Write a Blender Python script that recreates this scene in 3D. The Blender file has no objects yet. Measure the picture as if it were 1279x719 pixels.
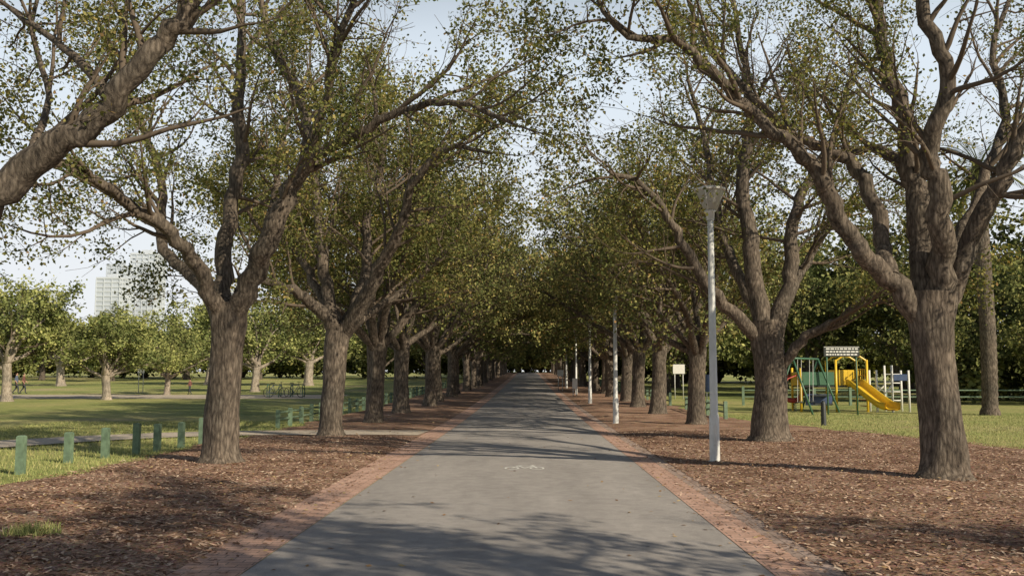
import bpy, math, random
import numpy as np
from mathutils import Vector, noise, Matrix

scene = bpy.context.scene
col = scene.collection
F = 1200.0; W2 = 639.5; H2 = 359.5; CAMH = 1.65
PITCH = math.atan(110.5 / F); YAW = math.atan(20.5 / F)

# ---------------------------------------------------------------- camera
cd = bpy.data.cameras.new("camera"); cam = bpy.data.objects.new("camera", cd); col.objects.link(cam)
cd.sensor_width = 36; cd.lens = 36 * F / 1279; cd.clip_end = 8000; cd.clip_start = 0.05
cam.location = (0, 0, CAMH)
cam.rotation_euler = (math.radians(90) + PITCH, 0, YAW)
scene.camera = cam
scene.view_settings.view_transform = 'Standard'
scene.view_settings.look = 'None'
scene.view_settings.exposure = 0

def ray(px, py):
    a = (px - W2) / F; b = (H2 - py) / F
    y = math.cos(PITCH) - b * math.sin(PITCH); z = math.sin(PITCH) + b * math.cos(PITCH); x = a
    c, s = math.cos(YAW), math.sin(YAW)
    return Vector((x * c - y * s, x * s + y * c, z))
def at(px, py, Y):
    r = ray(px, py); return Vector((0, 0, CAMH)) + r * (Y / r.y)
def ground_at(px, py):
    r = ray(px, py); p = Vector((0, 0, CAMH)) + r * (CAMH / -r.z); return p

# ---------------------------------------------------------------- terrain profile
KY = np.concatenate([np.arange(-60, 20, 8.0), np.arange(20, 120, 4.0), np.arange(120, 400, 20.0), np.array([400, 600, 1000, 2000, 4000.])])
def _gz(y):
    s = max(0, min(y, 260) - 30.0)
    return 0.014 * (s - 20 * (1 - math.exp(-s / 20)))
KZ = np.array([_gz(y) for y in KY])
def gz(y): return np.interp(y, KY, KZ)

# ---------------------------------------------------------------- mesh helpers
def make_mesh(name, V, Fq, mats, mi=None, smooth=None):
    V = np.asarray(V, dtype=np.float32); Fq = np.asarray(Fq, dtype=np.int32)
    m = bpy.data.meshes.new(name)
    m.vertices.add(len(V)); m.vertices.foreach_set("co", V.ravel())
    n = len(Fq); m.loops.add(n * 4); m.polygons.add(n)
    m.loops.foreach_set("vertex_index", Fq.ravel())
    m.polygons.foreach_set("loop_start", np.arange(0, n * 4, 4, dtype=np.int32))
    for mt in mats: m.materials.append(mt)
    if mi is not None: m.polygons.foreach_set("material_index", np.asarray(mi, dtype=np.int32))
    if smooth is not None: m.polygons.foreach_set("use_smooth", np.asarray(smooth, dtype=bool))
    m.update(calc_edges=True)
    return m

def frames(P):
    T = np.gradient(P, axis=0); T /= (np.linalg.norm(T, axis=1)[:, None] + 1e-9)
    ref = np.array([1., 0, 0]) if abs(T[0][0]) < .8 else np.array([0, 1., 0])
    n = np.cross(T[0], ref); n /= np.linalg.norm(n)
    N = [n]
    for i in range(1, len(P)):
        n = n - T[i] * np.dot(n, T[i]); n /= (np.linalg.norm(n) + 1e-9); N.append(n)
    N = np.array(N); B = np.cross(T, N)
    return N, B

def tube(P, R, sides, bump=0.0, seed=0.0, closed=False):
    P = np.asarray(P, dtype=float); R = np.asarray(R, dtype=float)
    N, B = frames(P)
    a = np.arange(sides) * 2 * math.pi / sides
    RR = np.repeat(R[:, None], sides, 1)
    if bump:
        for i in range(len(P)):
            for j in range(sides):
                q = Vector((math.cos(a[j]) * 1.6 + seed, math.sin(a[j]) * 1.6, P[i][2] * .8))
                q2 = Vector((math.cos(a[j]) * 5 + seed, math.sin(a[j]) * 5, P[i][2] * 2.0))
                RR[i, j] *= 1 + bump * (noise.noise(q) + .5 * noise.noise(q2))
    V = P[:, None, :] + RR[:, :, None] * (np.cos(a)[None, :, None] * N[:, None, :] + np.sin(a)[None, :, None] * B[:, None, :])
    V = V.reshape(-1, 3)
    n = len(P)
    i = np.arange(n - 1)[:, None] * sides; j = np.arange(sides)[None, :]; j2 = (j + 1) % sides
    Fq = np.stack([i + j, i + j2, i + sides + j2, i + sides + j], axis=-1).reshape(-1, 4)
    return V, Fq

class Acc:
    def __init__(s): s.V = []; s.F = []; s.n = 0
    def add(s, V, Fq):
        V = np.asarray(V, float); s.V.append(V); s.F.append(np.asarray(Fq) + s.n); s.n += len(V); return s
    def tube(s, P, R, sides=8, **k):
        if np.isscalar(R): R = [R] * len(P)
        P = [np.array(p, float) for p in P]
        V, Fq = tube(P, R, sides, **k); s.add(V, Fq)
        return s
    def rod(s, a, b, r, r2=None, sides=10):
        a = np.array(a, float); b = np.array(b, float); r2 = r if r2 is None else r2
        d = (b - a) / np.linalg.norm(b - a) * 1e-3
        return s.tube([a - d, a, b, b + d], [1e-4, r, r2, 1e-4], sides)
    def box(s, c, size, rot=0.0, ch=0.0):
        x, y, z = [v / 2 for v in size]
        ch = min(ch, x * .9, y * .9, z * .9)
        if ch <= 0:
            V = np.array([(-x, -y, -z), (x, -y, -z), (x, y, -z), (-x, y, -z), (-x, -y, z), (x, -y, z), (x, y, z), (-x, y, z)])
            Fq = [(3, 2, 1, 0), (4, 5, 6, 7), (0, 1, 5, 4), (1, 2, 6, 5), (2, 3, 7, 6), (3, 0, 4, 7)]
        else:
            def ring(xx, yy, zz): return [(-xx, -yy, zz), (xx, -yy, zz), (xx, yy, zz), (-xx, yy, zz)]
            V = np.array(ring(x - ch, y - ch, -z) + ring(x, y, -z + ch) + ring(x, y, z - ch) + ring(x - ch, y - ch, z))
            Fq = [(3, 2, 1, 0), (12, 13, 14, 15)]
            for l in range(3):
                for k in range(4): Fq.append((l * 4 + k, l * 4 + (k + 1) % 4, l * 4 + 4 + (k + 1) % 4, l * 4 + 4 + k))
        c_, s_ = math.cos(rot), math.sin(rot)
        V = V @ np.array([[c_, s_, 0], [-s_, c_, 0], [0, 0, 1]]) + np.array(c)
        return s.add(V, Fq)
    def ring(s, c, R, r, ax1=(1, 0, 0), ax2=(0, 0, 1), n=24, sides=6):
        c = np.array(c, float); ax1 = np.array(ax1, float); ax2 = np.array(ax2, float)
        return s.tube([c + R * (math.cos(t) * ax1 + math.sin(t) * ax2) for t in np.linspace(0, 2 * math.pi, n + 1)], r, sides)
    def obj(s, name, mat, parent=None, smooth=False, loc=None):
        V = np.concatenate(s.V); Fq = np.concatenate(s.F)
        m = make_mesh(name, V, Fq, [mat], smooth=np.full(len(Fq), smooth))
        o = bpy.data.objects.new(name, m); col.objects.link(o)
        if parent: o.parent = parent
        if loc is not None: o.location = loc
        return o
def empty(name, loc=(0, 0, 0), rot=0):
    e = bpy.data.objects.new(name, None); e.location = loc; e.rotation_euler = (0, 0, rot); e.empty_display_size = .3
    col.objects.link(e); return e

# ---------------------------------------------------------------- materials
def newmat(name):
    m = bpy.data.materials.new(name); m.use_nodes = True; nt = m.node_tree
    return m, nt, nt.nodes, nt.links, nt.nodes["Principled BSDF"]
def nd(N, t, **k):
    n = N.new(t)
    for a, b in k.items(): setattr(n, a, b)
    return n
def ramp(N, L, src, stops):
    r = N.new("ShaderNodeValToRGB"); e = r.color_ramp.elements
    while len(e) < len(stops): e.new(0.5)
    for i, (p, c) in enumerate(stops): e[i].position = p; e[i].color = (*c, 1)
    L.new(src, r.inputs[0]); return r.outputs[0]
def tex(N, L, vec, scale, detail=6, rough=.6, kind="noise"):
    if kind == "noise":
        n = N.new("ShaderNodeTexNoise"); n.inputs["Detail"].default_value = detail; n.inputs["Roughness"].default_value = rough
    else:
        n = N.new("ShaderNodeTexVoronoi")
    n.inputs["Scale"].default_value = scale
    if vec is not None: L.new(vec, n.inputs["Vector"])
    return n
def mapping(N, L, scale=(1, 1, 1), rot=(0, 0, 0), src="Object"):
    tc = N.new("ShaderNodeTexCoord"); mp = N.new("ShaderNodeMapping")
    mp.inputs["Scale"].default_value = scale; mp.inputs["Rotation"].default_value = rot
    L.new(tc.outputs[src], mp.inputs["Vector"]); return mp.outputs[0]
def mixc(N, L, f, a, b, mode='MIX'):
    m = N.new("ShaderNodeMix"); m.data_type = 'RGBA'; m.blend_type = mode
    for s, v in ((m.inputs[0], f), (m.inputs[6], a), (m.inputs[7], b)):
        if hasattr(v, "links"): L.new(v, s)
        elif isinstance(v, tuple): s.default_value = (*v, 1)
        else: s.default_value = v
    return m.outputs[2]
def bump(N, L, h, bsdf, strength=.5, dist=.02):
    b = N.new("ShaderNodeBump"); b.inputs["Strength"].default_value = strength; b.inputs["Distance"].default_value = dist
    L.new(h, b.inputs["Height"]); L.new(b.outputs[0], bsdf.inputs["Normal"])

def simple(name, c, rough=.5, metal=0, var=.25, scale=6, bmp=.1):
    m, nt, N, L, B = newmat(name)
    v = mapping(N, L); n = tex(N, L, v, scale, 4)
    cc = ramp(N, L, n.outputs[0], [(.3, tuple(x * (1 - var) for x in c)), (.7, tuple(min(1, x * (1 + var)) for x in c))])
    L.new(cc, B.inputs["Base Color"]); B.inputs["Roughness"].default_value = rough; B.inputs["Metallic"].default_value = metal
    if bmp: bump(N, L, n.outputs[0], B, bmp, .01)
    return m

def leafmat(name, stops, trans=.3, dark=.7, nz=True):
    m, nt, N, L, B = newmat(name); N.remove(B)
    g = N.new("ShaderNodeNewGeometry")
    c = ramp(N, L, g.outputs["Random Per Island"], stops)
    tc = N.new("ShaderNodeTexCoord")
    n = tex(N, L, tc.outputs["Object"], .6, 1)
    k = ramp(N, L, n.outputs[0], [(.38, (dark, dark * 1.05, dark)), (.62, (1.2, 1.12, 1.0))])
    c = mixc(N, L, 1.0, c, k, 'MULTIPLY')
    d = N.new("ShaderNodeBsdfDiffuse"); L.new(c, d.inputs[0])
    out = N["Material Output"].inputs[0]
    if trans > 0:
        t = N.new("ShaderNodeBsdfTranslucent"); c2 = mixc(N, L, 1.0, c, (1.25, 1.25, .6), 'MULTIPLY'); L.new(c2, t.inputs[0])
        mx = N.new("ShaderNodeMixShader"); mx.inputs[0].default_value = trans
        L.new(d.outputs[0], mx.inputs[1]); L.new(t.outputs[0], mx.inputs[2]); L.new(mx.outputs[0], out)
    else: L.new(d.outputs[0], out)
    return m

ST = [(0, (.09, .112, .045)), (.4, (.165, .188, .075)), (.75, (.27, .275, .11)), (.92, (.37, .335, .15)), (1, (.34, .22, .11))]
M_leaf = leafmat("elm_leaves", ST, .28)
M_leafg = leafmat("elm_leaves_avenue", [(p, tuple(x * 1.08 for x in c)) for p, c in ST], .0)
M_leaf2 = leafmat("park_tree_leaves", [(0, (.16, .2, .075)), (.5, (.27, .31, .12)), (1, (.4, .42, .18))], 0, .55)
M_leafd = leafmat("dark_tree_leaves", [(0, (.075, .095, .04)), (.5, (.15, .175, .07)), (1, (.27, .27, .11))], 0, .5)
M_palm = leafmat("palm_fronds", [(0, (.09, .11, .045)), (1, (.2, .22, .08))], 0)

def barkmat(name, c0, c1, c2):
    m, nt, N, L, B = newmat(name)
    v = mapping(N, L, (12, 12, 3.0)); v2 = mapping(N, L, (1, 1, 1))
    n1 = tex(N, L, v, 1.6, 6, .7); vo = tex(N, L, v, 1.3, kind="v"); vo.feature = 'DISTANCE_TO_EDGE'
    n2 = tex(N, L, v2, 1.2, 2)
    mul = nd(N, "ShaderNodeMath", operation='MULTIPLY_ADD'); L.new(vo.outputs[0], mul.inputs[0]); mul.inputs[1].default_value = .6
    L.new(n1.outputs[0], mul.inputs[2])
    c = ramp(N, L, mul.outputs[0], [(.36, c0), (.6, c1), (.9, c2)])
    k = ramp(N, L, n2.outputs[0], [(.3, (.72, .74, .74)), (.7, (1.2, 1.16, 1.12))])
    c = mixc(N, L, 1.0, c, k, 'MULTIPLY')
    L.new(c, B.inputs["Base Color"]); B.inputs["Roughness"].default_value = .9; B.inputs["Specular IOR Level"].default_value = .15
    bump(N, L, mul.outputs[0], B, .9, .025)
    return m
M_bark = barkmat("elm_bark", (.038, .032, .028), (.135, .112, .092), (.28, .24, .2))
M_barkp = barkmat("pale_bark", (.14, .12, .1), (.36, .31, .26), (.5, .45, .39))
def flat(name, c):
    m, nt, N, L, B = newmat(name); N.remove(B); d = N.new("ShaderNodeBsdfDiffuse"); d.inputs[0].default_value = (*c, 1); L.new(d.outputs[0], N["Material Output"].inputs[0]); return m
M_twig = flat("twig_bark", (.14, .112, .088))

def grassmat():
    m, nt, N, L, B = newmat("lawn")
    v = mapping(N, L); a = tex(N, L, v, .1, 6, .65); b = tex(N, L, v, 5, 5, .7); c = tex(N, L, v, 60, 2, .7)
    ca = ramp(N, L, a.outputs[0], [(.32, (.21, .255, .09)), (.47, (.33, .36, .135)), (.58, (.43, .41, .18)), (.7, (.47, .4, .24))])
    cb = ramp(N, L, b.outputs[0], [(.3, (.65, .7, .65)), (.7, (1.3, 1.25, 1.2))])
    cc = mixc(N, L, 1.0, ca, cb, 'MULTIPLY')
    cd_ = ramp(N, L, c.outputs[0], [(.3, (.6, .6, .6)), (.7, (1.3, 1.3, 1.3))])
    cc = mixc(N, L, 1.0, cc, cd_, 'MULTIPLY')
    L.new(cc, B.inputs["Base Color"]); B.inputs["Roughness"].default_value = .9; B.inputs["Specular IOR Level"].default_value = .1
    bump(N, L, c.outputs[0], B, .6, .03); return m
def mulchmat():
    m, nt, N, L, B = newmat("bark_mulch_bed")
    v = mapping(N, L); a = tex(N, L, v, .9, 5); b = tex(N, L, v, 26, 6, .75); vo = tex(N, L, v, 34, kind="v")
    ca = ramp(N, L, a.outputs[0], [(.35, (.22, .135, .095)), (.52, (.37, .24, .175)), (.7, (.5, .345, .26))])
    cb = ramp(N, L, b.outputs[0], [(.3, (.4, .38, .37)), (.5, (1, 1, 1)), (.7, (1.7, 1.65, 1.6))])
    cc = mixc(N, L, 1.0, ca, cb, 'MULTIPLY')
    sc = mixc(N, L, .3, cc, mixc(N, L, 1.0, cc, vo.outputs["Color"], 'MULTIPLY'))
    L.new(sc, B.inputs["Base Color"]); B.inputs["Roughness"].default_value = .95; B.inputs["Specular IOR Level"].default_value = .1
    bump(N, L, b.outputs[0], B, .6, .025); return m
def asphaltmat():
    m, nt, N, L, B = newmat("asphalt")
    v = mapping(N, L); vs = mapping(N, L, (1.2, .25, 1))
    a = tex(N, L, vs, .9, 5); b = tex(N, L, v, 140, 3, .8); d = tex(N, L, v, 5, 5, .7)
    ca = ramp(N, L, a.outputs[0], [(.3, (.31, .29, .278)), (.7, (.43, .402, .385))])
    cb = ramp(N, L, b.outputs[0], [(.3, (.6, .6, .6)), (.5, (1, 1, 1)), (.72, (1.5, 1.5, 1.5))])
    cc = mixc(N, L, 1.0, ca, cb, 'MULTIPLY')
    cdd = ramp(N, L, d.outputs[0], [(.35, (.87, .87, .87)), (.65, (1.08, 1.08, 1.08))])
    cc = mixc(N, L, 1.0, cc, cdd, 'MULTIPLY')
    L.new(cc, B.inputs["Base Color"]); B.inputs["Roughness"].default_value = .85; B.inputs["Specular IOR Level"].default_value = .25
    bump(N, L, b.outputs[0], B, .6, .006); return m
def brickmat(name, c1, c2, rot, bw=.23, rh=.115):
    m, nt, N, L, B = newmat(name)
    v = mapping(N, L, (1, 1, 1), (0, 0, rot))
    br = N.new("ShaderNodeTexBrick"); L.new(v, br.inputs["Vector"])
    br.inputs["Color1"].default_value = (*c1, 1); br.inputs["Color2"].default_value = (*c2, 1); br.inputs["Mortar"].default_value = (.2, .155, .13, 1)
    br.inputs["Scale"].default_value = 1; br.inputs["Mortar Size"].default_value = .006; br.inputs["Brick Width"].default_value = bw; br.inputs["Row Height"].default_value = rh
    v2 = mapping(N, L); a = tex(N, L, v2, 2.2, 6, .7); b = tex(N, L, v2, 50, 3)
    k = ramp(N, L, a.outputs[0], [(.32, (.72, .68, .65)), (.55, (1.05, 1.05, 1.05)), (.75, (1.15, 1.16, 1.18))]); k2 = ramp(N, L, b.outputs[0], [(.3, (.8, .8, .8)), (.7, (1.15, 1.15, 1.15))])
    cc = mixc(N, L, 1.0, mixc(N, L, 1.0, br.outputs[0], k, 'MULTIPLY'), k2, 'MULTIPLY')
    L.new(cc, B.inputs["Base Color"]); B.inputs["Roughness"].default_value = .9
    inv = nd(N, "ShaderNodeMath", operation='SUBTRACT'); inv.inputs[0].default_value = 1; L.new(br.outputs["Fac"], inv.inputs[1])
    bump(N, L, inv.outputs[0], B, .5, .01); return m
def islandmat(name, stops, rough=.9):
    m, nt, N, L, B = newmat(name); N.remove(B); g = N.new("ShaderNodeNewGeometry"); d = N.new("ShaderNodeBsdfDiffuse")
    c = ramp(N, L, g.outputs["Random Per Island"], stops); L.new(c, d.inputs[0]); L.new(d.outputs[0], N["Material Output"].inputs[0]); return m

M_grass = grassmat(); M_mulch = mulchmat(); M_asph = asphaltmat()
M_brick = brickmat("brick_pavers", (.62, .4, .315), (.52, .33, .255), 0, .23, .115)
M_brick2 = brickmat("brick_pavers_dark", (.46, .35, .3), (.37, .28, .24), math.radians(90), .23, .115)
M_dirt = simple("gravel_path", (.5, .43, .35), .95, var=.25, scale=9, bmp=.4)
M_chip = islandmat("mulch_chips_mat", [(0, (.13, .078, .055)), (.4, (.31, .195, .14)), (.75, (.5, .345, .255)), (.93, (.62, .47, .36)), (1, (.75, .62, .48))])
M_fall = islandmat("fallen_leaves_mat", [(0, (.2, .11, .06)), (.6, (.42, .27, .14)), (1, (.55, .43, .22))])
M_blade = islandmat("grass_blades_mat", [(0, (.18, .22, .08)), (.6, (.33, .365, .14)), (1, (.5, .45, .22))])
M_white = simple("white_paint", (.75, .75, .72), .5, var=.08)
M_mark = simple("worn_white_paint", (.78, .78, .75), .8, var=.2, scale=22)
M_pole = simple("galvanised_pole", (.62, .63, .62), .55, .1, var=.12, scale=3)
M_green = simple("green_timber_paint", (.14, .21, .14), .7, var=.3, scale=9)
M_yellow = simple("yellow_plastic", (.8, .53, .04), .4, var=.1)
M_blue = simple("blue_panel", (.05, .08, .17), .45, var=.15)
M_red = simple("red_panel", (.4, .05, .04), .5, var=.15)
M_dark = simple("dark_metal", (.03, .035, .035), .5, var=.2)
M_teal = simple("green_steel", (.06, .15, .09), .45, var=.15)
M_skin = simple("skin", (.45, .27, .19), .6, var=.1)
M_cloth1 = simple("blue_shirt", (.1, .13, .2), .9, var=.2)
M_cloth2 = simple("maroon_shirt", (.16, .07, .06), .9, var=.2)
M_trs = simple("dark_trousers", (.04, .045, .06), .9, var=.2)
M_hair = simple("hair", (.04, .025, .015), .8, var=.2)
M_rub = simple("rubber", (.02, .02, .02), .8, var=.2)

# ---------------------------------------------------------------- ground sheets
def sheet(name, xl, xr, ys, nx, zf, mat):
    ys = np.asarray(ys, float); V = []
    for y in ys:
        a, b = xl(y), xr(y)
        for i in range(nx + 1):
            x = a + (b - a) * i / nx; V.append((x, y, float(gz(y)) + zf(x, y, i / nx)))
    n = len(ys); i = np.arange(n - 1)[:, None] * (nx + 1); j = np.arange(nx)[None, :]
    Fq = np.stack([i + j, i + j + 1, i + nx + 2 + j, i + nx + 1 + j], -1).reshape(-1, 4)
    m = make_mesh(name, V, Fq, [mat], smooth=np.full(len(Fq), True))
    o = bpy.data.objects.new(name, m); col.objects.link(o); return o
def addknots(ys):
    return np.unique(np.concatenate([ys, KY[(KY >= ys[0]) & (KY <= ys[-1])]]))
sheet("ground", lambda y: -3000, lambda y: 3000, KY, 12, lambda x, y, t: 0, M_grass)

RL, RR_, BL, BR, BR2 = -2.39, 2.03, -3.02, 2.42, 2.68
YS = addknots(np.concatenate([np.arange(-40, 240, 2.0)]))
crown = lambda x: .016 + .035 * max(0, 1 - ((x - (RL + RR_) / 2) / 2.21) ** 2)
def wob(y, s, a): return a * noise.noise(Vector((s, y * .45, 0))) + a * .4 * noise.noise(Vector((s, y * 2.1, 4)))
sheet("avenue_road", lambda y: RL, lambda y: RR_, YS, 14, lambda x, y, t: crown(x), M_asph)
sheet("brick_edging", lambda y: BL, lambda y: RL - .002, YS, 2, lambda x, y, t: .02, M_brick)
sheet("brick_edging", lambda y: RR_ + .002, lambda y: BR, YS, 2, lambda x, y, t: .02, M_brick)
sheet("brick_gutter", lambda y: BR + .004, lambda y: BR2, YS, 2, lambda x, y, t: .014, M_brick2)

def medge_l(y): return -7.75 + wob(y, 3, .55)
def medge_r(y):
    b = 11.6 if y < 20 else max(7.6, 11.6 - (y - 20) * .2)
    return b + wob(y, 9, .6)
def in_path(x, y): return x < -2.9 and 26.3 < y < 30.0
def mz(x, y, t):
    e = min(1, min(t, 1 - t) * 8)
    if in_path(x, y): return .007
    return .008 + e * (.03 + .045 * noise.noise(Vector((x * .5, y * .5, 0))) + .02 * noise.noise(Vector((x * 2.3, y * 2.3, 3))))
YM = addknots(np.concatenate([np.arange(-40, 4, 2.0), np.arange(4, 40, .3), np.arange(40, 235, 2.0)]))
sheet("mulch_bed", medge_l, lambda y: BL + .03 + .06 * noise.noise(Vector((0, y * 1.7, 0))), YM, 26, lambda x, y, t: mz(x, y, t) + .015, M_mulch)
sheet("mulch_bed", lambda y: BR2 - .02 + .07 * noise.noise(Vector((7, y * 1.7, 0))), medge_r, YM, 40, lambda x, y, t: mz(x, y, t) + .01, M_mulch)

ctr = [(-3.03, 28.1), (-6, 28.2), (-9, 27.6), (-11.5, 25.5), (-13.6, 21.5), (-16, 16), (-19, 9), (-24, -2)]
def catmull(pts, n=8):
    P = [Vector(p) for p in pts]; P = [P[0] * 2 - P[1]] + P + [P[-1] * 2 - P[-2]]; out = []
    for i in range(1, len(P) - 2):
        for k in range(n):
            t = k / n; a, b, c, d = P[i - 1:i + 3]
            out.append(.5 * ((2 * b) + (c - a) * t + (2 * a - 5 * b + 4 * c - d) * t * t + (3 * b - a - 3 * c + d) * t ** 3))
    out.append(P[-2]); return out
cp = catmull([(a, b, 0) for a, b in ctr], 12); V = []; Fq = []
for i, p in enumerate(cp):
    t = (cp[min(i + 1, len(cp) - 1)] - cp[max(i - 1, 0)]).normalized(); nrm = Vector((-t.y, t.x, 0))
    for k in range(5):
        q = p + nrm * ((k - 2) / 2 * (1.15 + .12 * noise.noise(Vector((i * .4, k, 0)))))
        V.append((q.x, q.y, float(gz(q.y)) + .034))
    if i:
        for k in range(4): Fq.append(((i - 1) * 5 + k, (i - 1) * 5 + k + 1, i * 5 + k + 1, i * 5 + k))
o = bpy.data.objects.new("footpath", make_mesh("footpath", V, Fq, [M_dirt])); col.objects.link(o)
sheet("footpath", lambda y: -120, lambda y: -13 - wob(y, 30, 1), addknots(np.arange(62, 71, 1.0)), 20, lambda x, y, t: .012, M_dirt)

# ---------------------------------------------------------------- scatter
rng = np.random.default_rng(5)
def quads(C, A, B_):
    V = np.stack([C - A, C + B_, C + A, C - B_], 1).reshape(-1, 3)
    return V, np.arange(len(C) * 4).reshape(-1, 4)
def rects(C, A, B_):
    V = np.stack([C - A - B_, C + A - B_, C + A + B_, C - A + B_], 1).reshape(-1, 3)
    return V, np.arange(len(C) * 4).reshape(-1, 4)
def scat_obj(name, V, Fq, mat):
    o = bpy.data.objects.new(name, make_mesh(name, V, Fq, [mat])); col.objects.link(o); return o
def unit(v): return v / (np.linalg.norm(v, axis=1)[:, None] + 1e-9)
def chips(n, side):
    y = 5 + 24 * rng.random(n) ** 1.7
    if side < 0:
        lo = np.full(n, -7.9); hi = np.full(n, BL + .03)
    else:
        lo = np.full(n, BR2 - .05); hi = np.array([medge_r(v) + .1 for v in y])
    x = lo + (hi - lo) * rng.random(n)
    sp = rng.random(n) < .02
    x = np.where(sp, (BL + .5 * rng.random(n) ** 2) if side < 0 else (BR2 - .6 * rng.random(n) ** 2), x)
    keep = ~((side < 0) & (y > 26.3))
    x, y = x[keep], y[keep]; n = len(x)
    t = (x - BL) / (-7.75 - BL) if side < 0 else (x - BR2) / (9)
    z = np.array([mz(a, b, min(max(c, 0), 1)) + .013 if (a < BL or a > BR2) else .024 for a, b, c in zip(x, y, t)]) + .004 + gz(y)
    l = .012 + .034 * rng.random(n) ** 1.5; w = .005 + .009 * rng.random(n)
    th = rng.random(n) * 6.283; til = (rng.random(n) - .5) * .6
    A = np.stack([np.cos(th) * np.cos(til), np.sin(th) * np.cos(til), np.sin(til)], 1)
    B_ = unit(np.stack([-np.sin(th), np.cos(th), (rng.random(n) - .5) * .9], 1))
    return rects(np.stack([x, y, z + l * abs(np.sin(til)) * .7], 1), A * l[:, None], B_ * w[:, None])
for s, n in ((-1, 42000), (1, 60000)):
    V, Fq = chips(n, s); scat_obj("bark_mulch_chips", V, Fq, M_chip)
n = 5200
x = -8 + 20 * rng.random(n); y = 6 + 34 * rng.random(n) ** 1.3
onroad = (x > RL + .25) & (x < RR_ - .2)
k = ~(onroad & (rng.random(n) < .9)); x, y = x[k], y[k]; n = len(x)
z = np.where((x > RL) & (x < RR_), np.array([crown(a) for a in x]) + .008, np.where((x > BL) & (x < BR2), .03, .095)) + gz(y)
th = rng.random(n) * 6.283; l = .018 + .02 * rng.random(n)
A = np.stack([np.cos(th), np.sin(th), (rng.random(n) - .5) * .5], 1) * l[:, None]; B_ = np.stack([-np.sin(th), np.cos(th), (rng.random(n) - .5) * .8], 1) * (l * .6)[:, None]
V, Fq = quads(np.stack([x, y, z], 1), A, B_); scat_obj("fallen_leaves", V, Fq, M_fall)

def blades(x, y, h, z0=0.0):
    n = len(x); z = gz(y) + z0
    th = rng.random(n) * 6.283; w = .004 + .005 * rng.random(n)
    side = np.stack([np.cos(th), np.sin(th), np.zeros(n)], 1) * w[:, None]
    lean = (rng.random((n, 2)) - .5) * 1.0 * h[:, None]
    base = np.stack([x, y, z], 1); tip = base + np.stack([lean[:, 0], lean[:, 1], h], 1)
    V = np.stack([base - side, base + side, tip + side * .15, tip - side * .15], 1).reshape(-1, 3)
    return V, np.arange(n * 4).reshape(-1, 4)
n = 60000; y = 11 + 24 * rng.random(n) ** 1.2; x = -17 + 9.6 * rng.random(n)
edge = np.array([medge_l(v) for v in y]); k = x < edge + .25 * rng.random(n)
cpa = np.array([(p.x, p.y) for p in cp]); dmin = np.min((x[:, None] - cpa[None, :, 0]) ** 2 + (y[:, None] - cpa[None, :, 1]) ** 2, axis=1)
k &= dmin > 1.2
x, y = x[k], y[k]; V, Fq = blades(x, y, .03 + .06 * rng.random(len(x)) ** 2); scat_obj("lawn_grass", V, Fq, M_blade)
n = 35000; y = 16 + 26 * rng.random(n); x = 8 + 14 * rng.random(n); edge = np.array([medge_r(v) for v in y]); k = x > edge - .2 * rng.random(n)
x, y = x[k], y[k]; V, Fq = blades(x, y, .03 + .06 * rng.random(len(x)) ** 2); scat_obj("lawn_grass", V, Fq, M_blade)
c = ground_at(40, 672); n = 420; x = c.x + rng.normal(0, .12, n); y = c.y + rng.normal(0, .1, n)
V, Fq = blades(x, y, .05 + .1 * rng.random(n), .03); scat_obj("grass_tuft", V, Fq, M_blade)

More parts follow.
